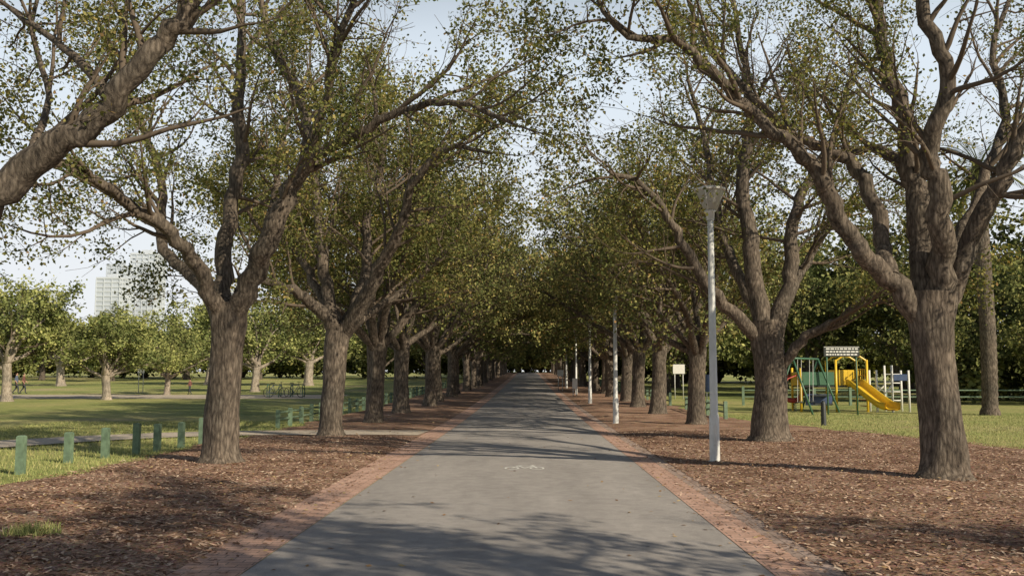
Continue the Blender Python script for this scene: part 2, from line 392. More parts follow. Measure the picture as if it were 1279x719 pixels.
# ---------------------------------------------------------------- trees
WT, WL = .88, .82
class Tree:
    def __init__(s, seed, leaf=.075, per=18, dens=.0, lens=(0, 0, 2.6, 1.3, .62), sp=(0, .5, .4, .27), wig=.2, maxlev=4, minz=2.5):
        s.r = random.Random(seed); s.seed = seed; s.tubes = []; s.lp = []; s.leaf = leaf; s.per = per; s.dens = dens
        s.lens = lens; s.sp = sp; s.wig = wig; s.maxlev = maxlev; s.minz = minz; s.c = Vector((0, 0, 0))
    def rv(s):
        return Vector((s.r.gauss(0, 1), s.r.gauss(0, 1), s.r.gauss(0, 1))).normalized()
    def grow(s, p, d, L, r, lev):
        n = {1: 12, 2: 7, 3: 4, 4: 2}[lev]; st = L / n; pts = [p.copy()]; rad = [r]
        wig = s.wig * (1.0 if lev < 3 else 1.4)
        for i in range(n):
            up = .05 if lev > 1 else .03
            if p.z < s.minz + .4 and d.z < .1: up = .3
            d = (d + s.rv() * wig + Vector((0, 0, up))).normalized(); p = p + d * st
            pts.append(p.copy()); rad.append(max(r * (1 - .78 * (i + 1) / n), .0035))
        s.tubes.append((pts, rad, lev)); s.spawn(pts, rad, lev, L)
    def spawn(s, pts, rad, lev, L, tmin=None):
        R = s.r
        if lev >= s.maxlev - 1:
            nv = noise.noise(pts[-1] * .6 + Vector((s.seed * 3.1, 0, 0)))
            if nv > -.12 - s.dens + R.uniform(-.1, .1):
                s.lp.append((pts, lev))
        if lev >= s.maxlev: return
        n = max(2, int(L / s.sp[lev])); tm = tmin if tmin is not None else (.28 if lev == 1 else .2)
        ks = [tm + (1 - tm) * (k + R.random()) / n for k in range(n)] + [1.0]
        for t in ks:
            f = t * (len(pts) - 1); i = min(int(f), len(pts) - 2); fr = f - i
            p = pts[i].lerp(pts[i + 1], fr); d = (pts[i + 1] - pts[i]).normalized(); r = rad[i] * (1 - fr) + rad[i + 1] * fr
            perp = s.rv(); perp = (perp - d * perp.dot(d)).normalized()
            a = math.radians(R.uniform(30, 72)) if t < 1 else math.radians(R.uniform(0, 25))
            out = Vector((p.x - s.c.x, p.y - s.c.y, 0)); out = out.normalized() if out.length > .01 else out
            cd_ = (d * math.cos(a) + perp * math.sin(a) + out * .22 + Vector((0, 0, .08))).normalized()
            if p.z < s.minz + .8 and cd_.z < 0: cd_.z = abs(cd_.z) + .1; cd_.normalize()
            l = s.lens[lev + 1] * R.uniform(.55, 1.3) * (1.15 - .45 * t)
            cr = min(r * R.uniform(.45, .75), {2: .05, 3: .017, 4: .007}[lev + 1])
            s.grow(p, cd_, l, max(cr, .004), lev + 1)
    def limb(s, pts, rad, L=None, tmin=None):
        P = [Vector(p) for p in pts]; C = catmull(P, 5)
        m = len(C); R = list(np.interp(np.linspace(0, len(rad) - 1, m), range(len(rad)), rad))
        for i in range(2, m): C[i] = C[i] + s.rv() * min(.06, R[i] * .5)
        L = sum((C[i + 1] - C[i]).length for i in range(m - 1))
        s.tubes.append((C, R, 1)); s.spawn(C, R, 1, L, tmin)
    def build(s, name, leafm, barkm, origin):
        acc = Acc(); k = 0; mt = []
        for pts, rad, lev in s.tubes:
            sides = {0: 26, 1: 12, 2: 6, 3: 4, 4: 3}[lev]
            if lev == 1 and rad[0] > .09: sides = 16
            P = np.array([tuple(p) for p in pts])
            acc.tube(P, rad, sides, bump=(.2 if lev == 0 else (.12 if lev == 1 and rad[0] > .05 else 0)), seed=s.seed + k * .37); k += 1
            mt.append(np.full(len(acc.F[-1]), 2 if lev >= 2 else 0))
        V = np.concatenate(acc.V); Fq = np.concatenate(acc.F); mt = np.concatenate(mt)
        g = np.random.default_rng(s.seed); C = []
        for pts, lev in s.lp:
            P = np.array([tuple(p) for p in pts]); n = s.per if lev == s.maxlev else int(s.per * .7)
            n = int(n * g.uniform(.4, 1.6)); f = g.random(n) ** .7 * (len(P) - 1); i = np.minimum(f.astype(int), len(P) - 2); fr = (f - i)[:, None]
            C.append(P[i] * (1 - fr) + P[i + 1] * fr + g.normal(0, .08 + s.leaf * .5, (n, 3)))
        nb = len(Fq)
        if C:
            C = np.concatenate(C); n = len(C)
            A = unit(g.normal(0, 1, (n, 3)) + np.array([0, 0, -.3])); nn = unit(g.normal(0, 1, (n, 3)) + np.array([0, 0, .9]))
            B_ = unit(np.cross(A, nn)); l = s.leaf * g.uniform(.5, 1.1, n)
            LV, LF = quads(C, A * l[:, None] * .62, B_ * (l * .42)[:, None])
            LF = LF + len(V); V = np.concatenate([V, LV]); Fq = np.concatenate([Fq, LF])
        V = V - np.array(tuple(origin))
        mi = np.ones(len(Fq), int); mi[:nb] = mt; sm = np.ones(len(Fq), bool); sm[nb:] = False
        return make_mesh(name, V, Fq, [barkm, leafm, M_twig], mi, sm)
def place(name, mesh, loc, rot=0, sc=1.0, parent=None):
    o = bpy.data.objects.new(name, mesh); o.location = loc; o.rotation_euler = (0, 0, rot)
    o.scale = (sc, sc, sc) if np.isscalar(sc) else sc
    if parent: o.parent = parent
    col.objects.link(o); return o

def hero(seed, base, trunk, limbs, **kw):
    b = ground_at(*base); Y = b.y; T = Tree(seed, **kw); T.c = Vector((b.x, b.y, 0))
    tp = [at(px, py, Y) for px, py, w in trunk]; tr = [w * WT / 2 / F * Y for px, py, w in trunk]
    r0 = tr[0]; x0, y0 = b.x, b.y
    P = [Vector((x0, y0, -.15)), Vector((x0, y0, .04)), Vector((x0, y0, .16)), Vector((x0, y0, .4))]; R = [r0 * 1.75, r0 * 1.45, r0 * 1.2, r0 * 1.07]
    tpp = [Vector((p.x, p.y, p.z)) for p in tp if p.z > .6]
    C = catmull([tuple(p) for p in P + tpp], 5)
    RR = list(np.interp(np.linspace(0, 1, len(C)), np.linspace(0, 1, len(P + tpp)), R + tr[len(tr) - len(tpp):]))
    T.tubes.append((C, RR, 0))
    for lb in limbs:
        T.limb([at(px, py, Y + dy) for px, py, dy, w in lb], [max(w * WL / 2 / F * Y, .012) for px, py, dy, w in lb])
    m = T.build("elm_tree", M_leaf, M_bark, Vector((x0, y0, 0)))
    return place("elm_tree", m, (x0, y0, 0))

# L1
hero(11, (273, 580), [(274, 560, 46), (278, 500, 44), (283, 440, 45), (286, 405, 50), (286, 378, 44)], [
    [(289, 415, 0, 34), (312, 352, -.2, 33), (338, 295, -.5, 30), (362, 240, -.6, 26), (382, 195, -.4, 20), (378, 130, 0, 17), (345, 70, .3, 14), (325, 5, .5, 11), (310, -80, .6, 7)],
    [(366, 232, -.6, 18), (400, 190, -.9, 16), (450, 165, -1.3, 14), (510, 135, -1.8, 11), (575, 128, -2.4, 8), (640, 155, -3, 5)],
    [(384, 195, -.4, 14), (410, 120, -1.0, 13), (425, 50, -1.6, 11), (452, -30, -2, 8)],
    [(284, 412, 0, 30), (279, 345, .4, 27), (290, 262, .8, 24), (302, 185, .9, 21), (297, 110, 1.0, 18), (302, 40, 1.2, 14), (292, -60, 1.4, 9)],
    [(280, 410, 0, 28), (255, 352, -.4, 24), (222, 302, -.9, 20), (170, 262, -1.6, 17), (120, 225, -2.4, 13), (70, 205, -3, 9), (15, 225, -3.6, 5)],
    [(278, 405, .1, 24), (240, 345, .8, 20), (200, 300, 1.3, 17), (205, 235, 1.8, 14), (180, 165, 2.2, 12), (150, 90, 2.7, 8), (120, 20, 3, 5)],
    [(290, 390, .2, 20), (318, 330, 1.2, 17), (340, 260, 2.2, 14), (352, 180, 3, 10), (380, 100, 3.6, 6)],
], per=36, leaf=.066, dens=-.05, lens=(0, 0, 2.3, 1.2, .6))
# L2
hero(22, (413, 547), [(414, 530, 32), (416, 480, 32), (421, 430, 34), (424, 405, 34)], [
    [(422, 420, 0, 24), (398, 385, -.3, 19), (365, 362, -.8, 15), (325, 350, -1.4, 11), (285, 352, -2, 6)],
    [(422, 418, 0, 24), (408, 365, .3, 20), (402, 300, .5, 17), (392, 230, .9, 14), (400, 160, 1, 10), (385, 90, 1.2, 6)],
    [(428, 418, 0, 26), (452, 380, -.4, 22), (478, 325, -.9, 18), (500, 280, -1.3, 15), (520, 225, -1.8, 12), (560, 185, -2.5, 8), (610, 190, -3, 4)],
    [(430, 410, .2, 20), (455, 345, 1.0, 17), (460, 270, 1.5, 14), (478, 200, 2, 10), (480, 120, 2.2, 6)],
    [(428, 410, .3, 16), (470, 385, 1.4, 12), (520, 350, 2, 9), (570, 300, 2.6, 6)],
    [(420, 412, 0, 18), (385, 340, 1.5, 14), (350, 290, 2.6, 10), (330, 240, 3.4, 6)],
], per=30, leaf=.084, dens=.05)
# L0
hero(33, (-95, 655), [(-95, 630, 70), (-90, 500, 68), (-85, 380, 70), (-80, 330, 72)], [
    [(-85, 365, 0, 62), (-45, 290, -.1, 58), (5, 235, -.2, 50), (70, 185, -.3, 44), (140, 128, -.4, 38), (195, 62, -.5, 32), (248, -5, -.6, 26), (290, -90, -.7, 18), (350, -170, -1, 10)],
    [(140, 130, -.4, 20), (110, 85, -.1, 15), (60, 45, .2, 11), (10, 10, .4, 8), (-40, -30, .6, 5)],
    [(-85, 350, 0, 56), (-110, 220, .3, 46), (-100, 80, .6, 36), (-120, -80, .8, 24), (-100, -250, 1, 12)],
    [(-95, 355, 0, 44), (-190, 260, .4, 34), (-300, 160, .8, 26), (-420, 60, 1.4, 14)],
    [(30, 213, -.2, 14), (60, 120, .9, 11), (40, 30, 1.6, 8), (70, -60, 2.2, 5)],
], per=28, leaf=.055, dens=.0, lens=(0, 0, 1.8, 1.0, .5))
# R1
hero(44, (1180, 600), [(1180, 575, 58), (1175, 520, 54), (1167, 450, 56), (1164, 400, 64), (1164, 365, 68)], [
    [(1156, 405, 0, 38), (1118, 352, -.2, 32), (1078, 318, -.4, 28), (1047, 265, -.6, 25), (1010, 205, -.9, 22), (955, 155, -1.2, 18), (895, 98, -1.5, 15), (850, 52, -1.7, 12), (785, 45, -2.1, 9), (748, 2, -2.4, 6), (735, -60, -2.6, 4)],
    [(1112, 345, -.2, 26), (1100, 285, .2, 24), (1075, 215, .4, 22), (1030, 185, .6, 18), (985, 165, .8, 15), (930, 110, 1.0, 12), (880, 50, 1.4, 9), (850, -30, 1.7, 6)],
    [(1160, 400, 0, 44), (1152, 320, .2, 38), (1143, 235, .3, 34), (1128, 150, .3, 28), (1106, 75, .2, 22), (1095, 0, .1, 17), (1080, -100, 0, 10)],
    [(1170, 390, 0, 42), (1178, 320, -.3, 36), (1170, 235, -.6, 32), (1162, 180, -.7, 26), (1180, 95, -1, 22), (1155, 10, -1.2, 18), (1160, -90, -1.4, 10)],
    [(1172, 395, .1, 38), (1205, 320, -.1, 30), (1238, 250, -.3, 26), (1272, 180, -.5, 22), (1320, 90, -.8, 16), (1370, -10, -1, 9)],
    [(1172, 380, .3, 26), (1215, 260, 1.4, 20), (1255, 150, 2.2, 15), (1240, 60, 2.6, 11), (1270, -20, 3, 7)],
    [(1145, 250, .3, 18), (1110, 190, 1.3, 14), (1060, 190, 1.8, 10), (1010, 185, 2.4, 6)],
], per=27, leaf=.06, dens=-.09, lens=(0, 0, 1.9, 1.1, .55))
# R2
hero(55, (962, 552), [(962, 530, 44), (963, 480, 42), (960, 435, 44), (957, 400, 46)], [
    [(955, 425, 0, 30), (944, 350, .1, 26), (935, 285, .2, 23), (928, 215, .3, 20), (938, 150, .2, 16), (930, 80, 0, 11), (915, 0, 0, 7)],
    [(964, 425, 0, 28), (985, 355, .1, 24), (990, 290, .2, 20), (1004, 235, .2, 15), (1040, 175, .1, 11), (1060, 100, 0, 7)],
    [(972, 462, 0, 18), (1000, 425, -.3, 15), (1045, 400, -.7, 12), (1085, 370, -1.2, 8), (1130, 360, -1.6, 4)],
    [(950, 425, 0, 22), (905, 380, -.4, 18), (865, 330, -.8, 15), (840, 280, -1.1, 12), (800, 230, -1.6, 9), (760, 215, -2.2, 5)],
    [(955, 410, .2, 20), (920, 340, 1.2, 17), (895, 260, 1.8, 14), (880, 180, 2.4, 10), (860, 100, 2.8, 6)],
    [(964, 410, .2, 18), (1000, 340, 1.4, 15), (1030, 290, 2.2, 11), (1080, 240, 3, 7)],
], per=26, leaf=.078, dens=-.04)

def generic(seed, leafm=None, barkm=None, fork=2.7, r=.3, nl=8, L=(5.8, 7.8), name="elm_tree", spread=(18, 68), **kw):
    T = Tree(seed, **kw); R = T.r
    lean = Vector((R.uniform(-.12, .12), R.uniform(-.12, .12), 0))
    zs = [-.15, .04, .18, .5, 1.2, 2.0, fork, fork + .35]; rs = [1.7, 1.45, 1.2, 1.05, .97, .95, 1.08, .95]
    pts = catmull([tuple(lean * (z / 2) + Vector((0, 0, z))) for z in zs], 3)
    T.tubes.append((pts, list(np.interp(np.linspace(0, 1, len(pts)), np.linspace(0, 1, len(rs)), [q * r for q in rs])), 0))
    top = lean * (fork / 2) + Vector((0, 0, fork - .15)); a0 = R.random() * 6.28
    for i in range(nl):
        a = a0 + i * 6.283 / (nl - 1) + R.uniform(-.3, .3); th = math.radians(R.uniform(*spread)) if i else math.radians(8)
        d = Vector((math.cos(a) * math.sin(th), math.sin(a) * math.sin(th), math.cos(th)))
        l = R.uniform(*L); p = top + Vector((0, 0, R.uniform(-.15, .2))); n = 11; pts = [p.copy()]; rr = r * R.uniform(.42, .58); rad = [rr]
        for k in range(n):
            d = (d + T.rv() * .2 + Vector((0, 0, .06 if k < 6 else -.05))).normalized(); p = p + d * l / n; pts.append(p.copy()); rad.append(rr * (1 - .85 * (k + 1) / n))
        T.tubes.append((pts, rad, 1)); T.spawn(pts, rad, 1, l, .22)
    return T.build(name, leafm or M_leafg, barkm or M_bark, Vector((0, 0, 0)))

G = [generic(100 + i, leaf=.12, per=14, dens=.04, lens=(0, 0, 2.6, 1.3, .65)) for i in range(3)]
GF = [generic(140 + i, leaf=.25, per=20, dens=.2, maxlev=3, lens=(0, 0, 2.6, 1.5, .65), sp=(0, .5, .45, .3)) for i in range(2)]
GX = [generic(150 + i, leaf=.5, per=9, dens=.2, maxlev=3, lens=(0, 0, 2.6, 1.7, .65), sp=(0, .7, .6, .3)) for i in range(2)]
GS = generic(160, leaf=.1, per=6, dens=-.3, lens=(0, 0, 2.2, 1.1, .6), nl=6)
GR = generic(170, leaf=.13, per=15, dens=-.04, lens=(0, 0, 2.2, 1.2, .6), nl=7)
GM = generic(180, leaf=.13, per=12, dens=-.14, lens=(0, 0, 2.2, 1.2, .6), nl=7)
rr = random.Random(3)
k = 0
for side in (-1, 1):
    y = 33.5 if side < 0 else 33.0
    while y < 225:
        xx = (-5.25 if side < 0 else 5.6) + rr.uniform(-.25, .25)
        ms = G[k % 3] if y < 64 else (GF[k % 2] if y < 120 else GX[k % 2])
        place("elm_tree", ms.copy(), (xx, y, float(gz(y)) - .02), rr.uniform(0, 6.28), rr.uniform(.93, 1.1)); k += 1 + (rr.random() < .3)
        y += 7.8 + rr.uniform(-.4, .4)
for (xx, yy, v) in [(7.6, .0, GR), (7.6, -9.5, GM), (16.5, -2.5, GM), (-6.2, -1.0, GS), (-6.2, -10, GS)]:  # rightmost GM tree stands unseen off the rows, added to dapple the ground
    place("elm_tree", v, (xx, yy, -.02), rr.uniform(0, 6.28), .95)

D = [generic(200 + i, leafm=M_leaf2, barkm=M_barkp, name="park_tree", fork=1.4 + .3 * i, r=.22, nl=7 + i, L=(2.2, 4.2), leaf=.17, per=24, dens=.2, maxlev=3, lens=(0, 0, 1.5, .9, .45), sp=(0, .35, .3, .25), minz=1.3, spread=(10, 80)) for i in range(3)]
for px, Y, s in [(8, 57, 1.1), (133, 60, .95), (208, 70, .9), (-70, 62, 1.2), (318, 78, 1.15), (-150, 50, 1.1), (75, 98, 1.6), (262, 104, 1.7), (385, 100, 1.5)]:
    X = at(px, 500, Y).x
    place("park_tree", D[rr.randrange(3)], (X, Y, float(gz(Y)) - .02), rr.uniform(0, 6.28), (s * rr.uniform(1, 1.35), s * rr.uniform(1, 1.35), s * rr.uniform(.9, 1.05)))
K = [generic(300 + i, leafm=(M_leafd if i else M_leaf2), name="background_tree", fork=1.8, r=.35, nl=8, L=(5.0, 7.8), leaf=.3, per=24, dens=.35, maxlev=3, lens=(0, 0, 2.5, 1.5, .7), sp=(0, .6, .55, .4), minz=1.0, spread=(10, 80)) for i in range(2)]
e = empty("distant_trees")
for i in range(30):
    X = -200 + i * 6.4 + rr.uniform(-2.5, 2.5); Y = 135 + rr.uniform(-12, 35)
    if X > -12: continue
    s = rr.uniform(.75, 1.15)
    place("tree_mass", K[0 if rr.random() < .6 else 1], (X, Y, float(gz(Y)) - .1), rr.uniform(0, 6.28), (s * 1.3, s * 1.3, s), e)
e = empty("background_trees")
for X, Y, s, v in [(10.5, 74, 1, 0), (14, 92, 1.2, 1), (19, 66, .9, 1), (22, 84, 1.35, 0), (26, 62, 1.0, 1), (30, 77, 1.5, 1), (34, 60, 1, 0), (39, 72, 1.5, 1), (43, 58, 1.2, 1), (48, 66, 1.4, 0), (16, 110, 1.3, 0), (26, 108, 1.5, 0), (38, 100, 1.5, 0), (52, 90, 1.4, 1), (12, 130, 1.1, 0), (60, 70, 1.3, 1), (28, 52, .6, 1), (33, 50, .55, 0), (23.5, 56, .6, 1), (38, 52, .65, 1)]:
    place("tree_mass", K[v], (X, Y, float(gz(Y)) - .1), rr.uniform(0, 6.28), s, e)
for X in range(-28, 29, 7):
    place("tree_mass", K[1], (X + rr.uniform(-1, 1), 238 + rr.uniform(-3, 10), float(gz(238)) - .8), rr.uniform(0, 6.28), 1.15, e)
S = generic(400, leafm=M_leafd, name="shrub", fork=.3, r=.1, nl=9, L=(1.6, 2.4), leaf=.34, per=22, dens=.8, maxlev=3, lens=(0, 0, 1.2, .8, .4), sp=(0, .4, .4, .25), minz=.2, spread=(20, 88))
e = empty("shrub_belt")
for j in range(2):
    for i in range(14): place("shrub", S, (-24 + i * 3.6 + 1.8 * j, 229 + 4 * j, float(gz(231)) - .4), rr.uniform(0, 6.28), 2.4, e)
for i in range(14): place("shrub", S, (24 + i * 3.6 + rr.uniform(-.8, .8), 57 + i * .5 + rr.uniform(-2, 2), float(gz(57)) - .2), rr.uniform(0, 6.28), rr.uniform(.8, 1.2), e)
for i in range(16): place("shrub", S, (10.5 + i * 4.2 + rr.uniform(-.8, .8), 118 + rr.uniform(-2, 2), float(gz(118)) - .3), rr.uniform(0, 6.28), rr.uniform(1.5, 2), e)
for i in range(42): place("shrub", S, (-215 + i * 5 + rr.uniform(-.8, .8), 152 + rr.uniform(-4, 4), float(gz(150)) - .3), rr.uniform(0, 6.28), rr.uniform(1.6, 2.2), e)

def palm(h, seed):
    g = random.Random(seed); tr = Acc(); lf = Acc()
    P = []; R = []
    for i in range(60):
        z = h * i / 59; P.append((.06 * math.sin(z * .5), 0, z)); R.append((.32 if z > .4 else .44 - z * .3) * (1.06 if i % 2 else .97))
    P.append((P[-1][0], 0, h + .7)); R.append(.15); tr.tube(P, R, 14)
    for i in range(60):
        a = g.uniform(0, 6.28); el = g.uniform(-.9, 1.25); L = g.uniform(2.1, 2.8); p = Vector((0, 0, h + .3)); d = Vector((math.cos(a) * math.cos(el), math.sin(a) * math.cos(el), math.sin(el)))
        pts = [p.copy()]
        for k in range(12):
            d = (d + Vector((0, 0, -.11))).normalized(); p = p + d * L / 12; pts.append(p.copy())
        lf.tube([tuple(q) for q in pts], list(np.linspace(.03, .006, 13)), 4)
        C = []; A = []; B_ = []
        for k in range(1, 12):
            for f in (0, .33, .66):
                q = pts[k].lerp(pts[min(k + 1, 12)], f); dd = (pts[min(k + 1, 12)] - pts[k - 1]).normalized(); s_ = dd.cross(Vector((0, 0, 1))).normalized()
                ll = .42 * math.sin(math.pi * min(.95, (k + f) / 12 + .08)) + .08
                for sg in (-1, 1):
                    dirv = (s_ * sg + dd * .6 + Vector((0, 0, -.25))).normalized()
                    C.append(q + dirv * ll / 2); A.append(dirv * ll / 2); B_.append(dirv.cross(Vector((0, 0, 1))).normalized() * .018)
        lf.add(*quads(np.array(C), np.array(A), np.array(B_)))
    return tr, lf
for px, Y, h in [(1235, 41, 10.2)]:
    tr, lf = palm(h, px); X = at(px, 480, Y).x
    e = empty("palm_tree", (X, Y, float(gz(Y)) - .02)); tr.obj("trunk", M_bark, e, True); lf.obj("fronds", M_palm, e)

# ---------------------------------------------------------------- street lamps
def glassmat():
    m, nt, N, L, B = newmat("frosted_diffuser"); B.inputs["Base Color"].default_value = (.6, .62, .6, 1); B.inputs["Roughness"].default_value = .35
    B.inputs["Transmission Weight"].default_value = .3; B.inputs["IOR"].default_value = 1.3; return m
M_glass = glassmat()
def lamp(X, Y, h):
    e = empty("street_lamp", (X, Y, float(gz(Y))))
    a = Acc(); a.tube([(0, 0, -.1), (0, 0, .02), (0, 0, .9), (0, 0, .93), (0, 0, h - .62), (0, 0, h - .60)], [.105, .1, .095, .078, .058, .03], 20); a.obj("pole", M_pole, e, True)
    a = Acc(); a.tube([(0, 0, .0), (0, 0, .03), (0, 0, .05)], [.16, .16, .1], 20); a.rod((.0, -.098, .35), (0, -.098, .75), .035, sides=8); a.obj("base_plate", M_pole, e)
    a = Acc(); a.tube([(0, 0, h - .66), (0, 0, h - .5), (0, 0, h - .47), (0, 0, h - .455)], [.075, .085, .12, .1], 20)
    for k in range(3):
        t = k * 2.094; c, s_ = math.cos(t), math.sin(t); a.rod((c * .12, s_ * .12, h - .47), (c * .285, s_ * .285, h - .05), .009, sides=6)
    a.obj("collar", M_pole, e, True)
    a = Acc(); a.tube([(0, 0, h - .455), (0, 0, h - .45), (0, 0, h - .07)], [.05, .12, .27], 28); a.obj("diffuser", M_glass, e, True)
    a = Acc(); a.tube([(0, 0, h - .075), (0, 0, h - .07), (0, 0, h - .035), (0, 0, h), (0, 0, h + .03)], [.27, .305, .31, .2, .01], 28); a.obj("cap", M_pole, e, False)
    return e
for px, py, top in [(893, 578, 234)]:
    g_ = ground_at(px, py); lamp(g_.x, g_.y, at(px, top, g_.y).z)
lamp(at(769, 500, 33.5).x, 33.5, 4.7); lamp(at(737, 490, 53).x, 53, 4.75); lamp(3.5, 71, 4.75); lamp(3.5, 89, 4.75); lamp(3.55, 0.5, 5.2)

# ---------------------------------------------------------------- fences
def fence(pts, rails, name="timber_bollard_fence", hh=.62):
    e = empty(name, (pts[0][0], pts[0][1], float(gz(pts[0][1])))); o = Vector(e.location)
    a = Acc(); b = Acc(); g = random.Random(int(pts[0][1] * 10)); prev = None
    for (x, y) in pts:
        z = float(gz(y)); h = hh * g.uniform(.93, 1.07); p = Vector((x, y, z)) - o
        a.box((p.x, p.y, h / 2 - .05), (.13, .13, h + .1), g.uniform(-.1, .1), .02)
        a.V[-1][:, 2] += p.z
        if prev is not None and rails:
            for rz in rails: b.rod((prev.x, prev.y, prev.z + rz), (p.x, p.y, p.z + rz), .035, sides=6)
        prev = p
    a.obj("posts", M_green, e)
    if rails: b.obj("rails", M_green, e)
pl = []
for px, py in [(25, 592), (85, 578), (131, 572), (170, 567), (196, 564), (226, 559), (252, 555)]:
    q = ground_at(px, py); pl.append((q.x, q.y))
fence([(-9.2, 11.2), (-9.0, 13.6)] + pl, None)
fence([(-8.0 + .02 * i, 30.8 + i * 1.5) for i in range(5)], [.5, .28])
fence([(-7.8, 38.5 + i * 1.8) for i in range(30)], [.5, .28])
fence([(7.4, 36.5 + i * 1.8) for i in range(6)], [.55, .3], hh=.7)
fence([(7.3, 50 + i * 1.9) for i in range(30)], [.55, .3], hh=.7)
fence([(11.5 + i * 1.9, 52) for i in range(12)], [.8, .45], hh=.95)

# ---------------------------------------------------------------- bicycle pavement marking
def mark():
    Ym = ground_at(655, 588).y; Xm = ground_at(655, 588).x
    V = []; Fq = []
    def pt(x, y): V.append((x, y, crown(x) + .0045)); return len(V) - 1
    sy = 1.9
    def annulus(cx, cy, r0, r1, n=28):
        ids = [(pt(cx + r0 * math.cos(t), cy + r0 * math.sin(t) * sy), pt(cx + r1 * math.cos(t), cy + r1 * math.sin(t) * sy)) for t in np.linspace(0, 6.283, n + 1)]
        for i in range(n): Fq.append((ids[i][0], ids[i][1], ids[i + 1][1], ids[i + 1][0]))
    def bar(x0, y0, x1, y1, w=.018):
        d = Vector((x1 - x0, y1 - y0)).normalized(); n_ = Vector((-d.y, d.x)) * w
        Fq.append((pt(x0 - n_.x, y0 - n_.y), pt(x1 - n_.x, y1 - n_.y), pt(x1 + n_.x, y1 + n_.y), pt(x0 + n_.x, y0 + n_.y)))
    annulus(Xm - .22, Ym, .1, .13); annulus(Xm + .22, Ym, .1, .13)
    bar(Xm - .22, Ym, Xm - .1, Ym + .4); bar(Xm - .1, Ym + .42, Xm + .14, Ym + .42); bar(Xm - .1, Ym + .38, Xm, Ym + .02); bar(Xm, Ym, Xm + .15, Ym + .37); bar(Xm + .22, Ym, Xm + .14, Ym + .52); bar(Xm + .1, Ym + .54, Xm + .2, Ym + .54); bar(Xm - .16, Ym + .5, Xm - .05, Ym + .5)
    o = bpy.data.objects.new("bicycle_lane_marking", make_mesh("bicycle_lane_marking", V, Fq, [M_mark])); col.objects.link(o)
mark()

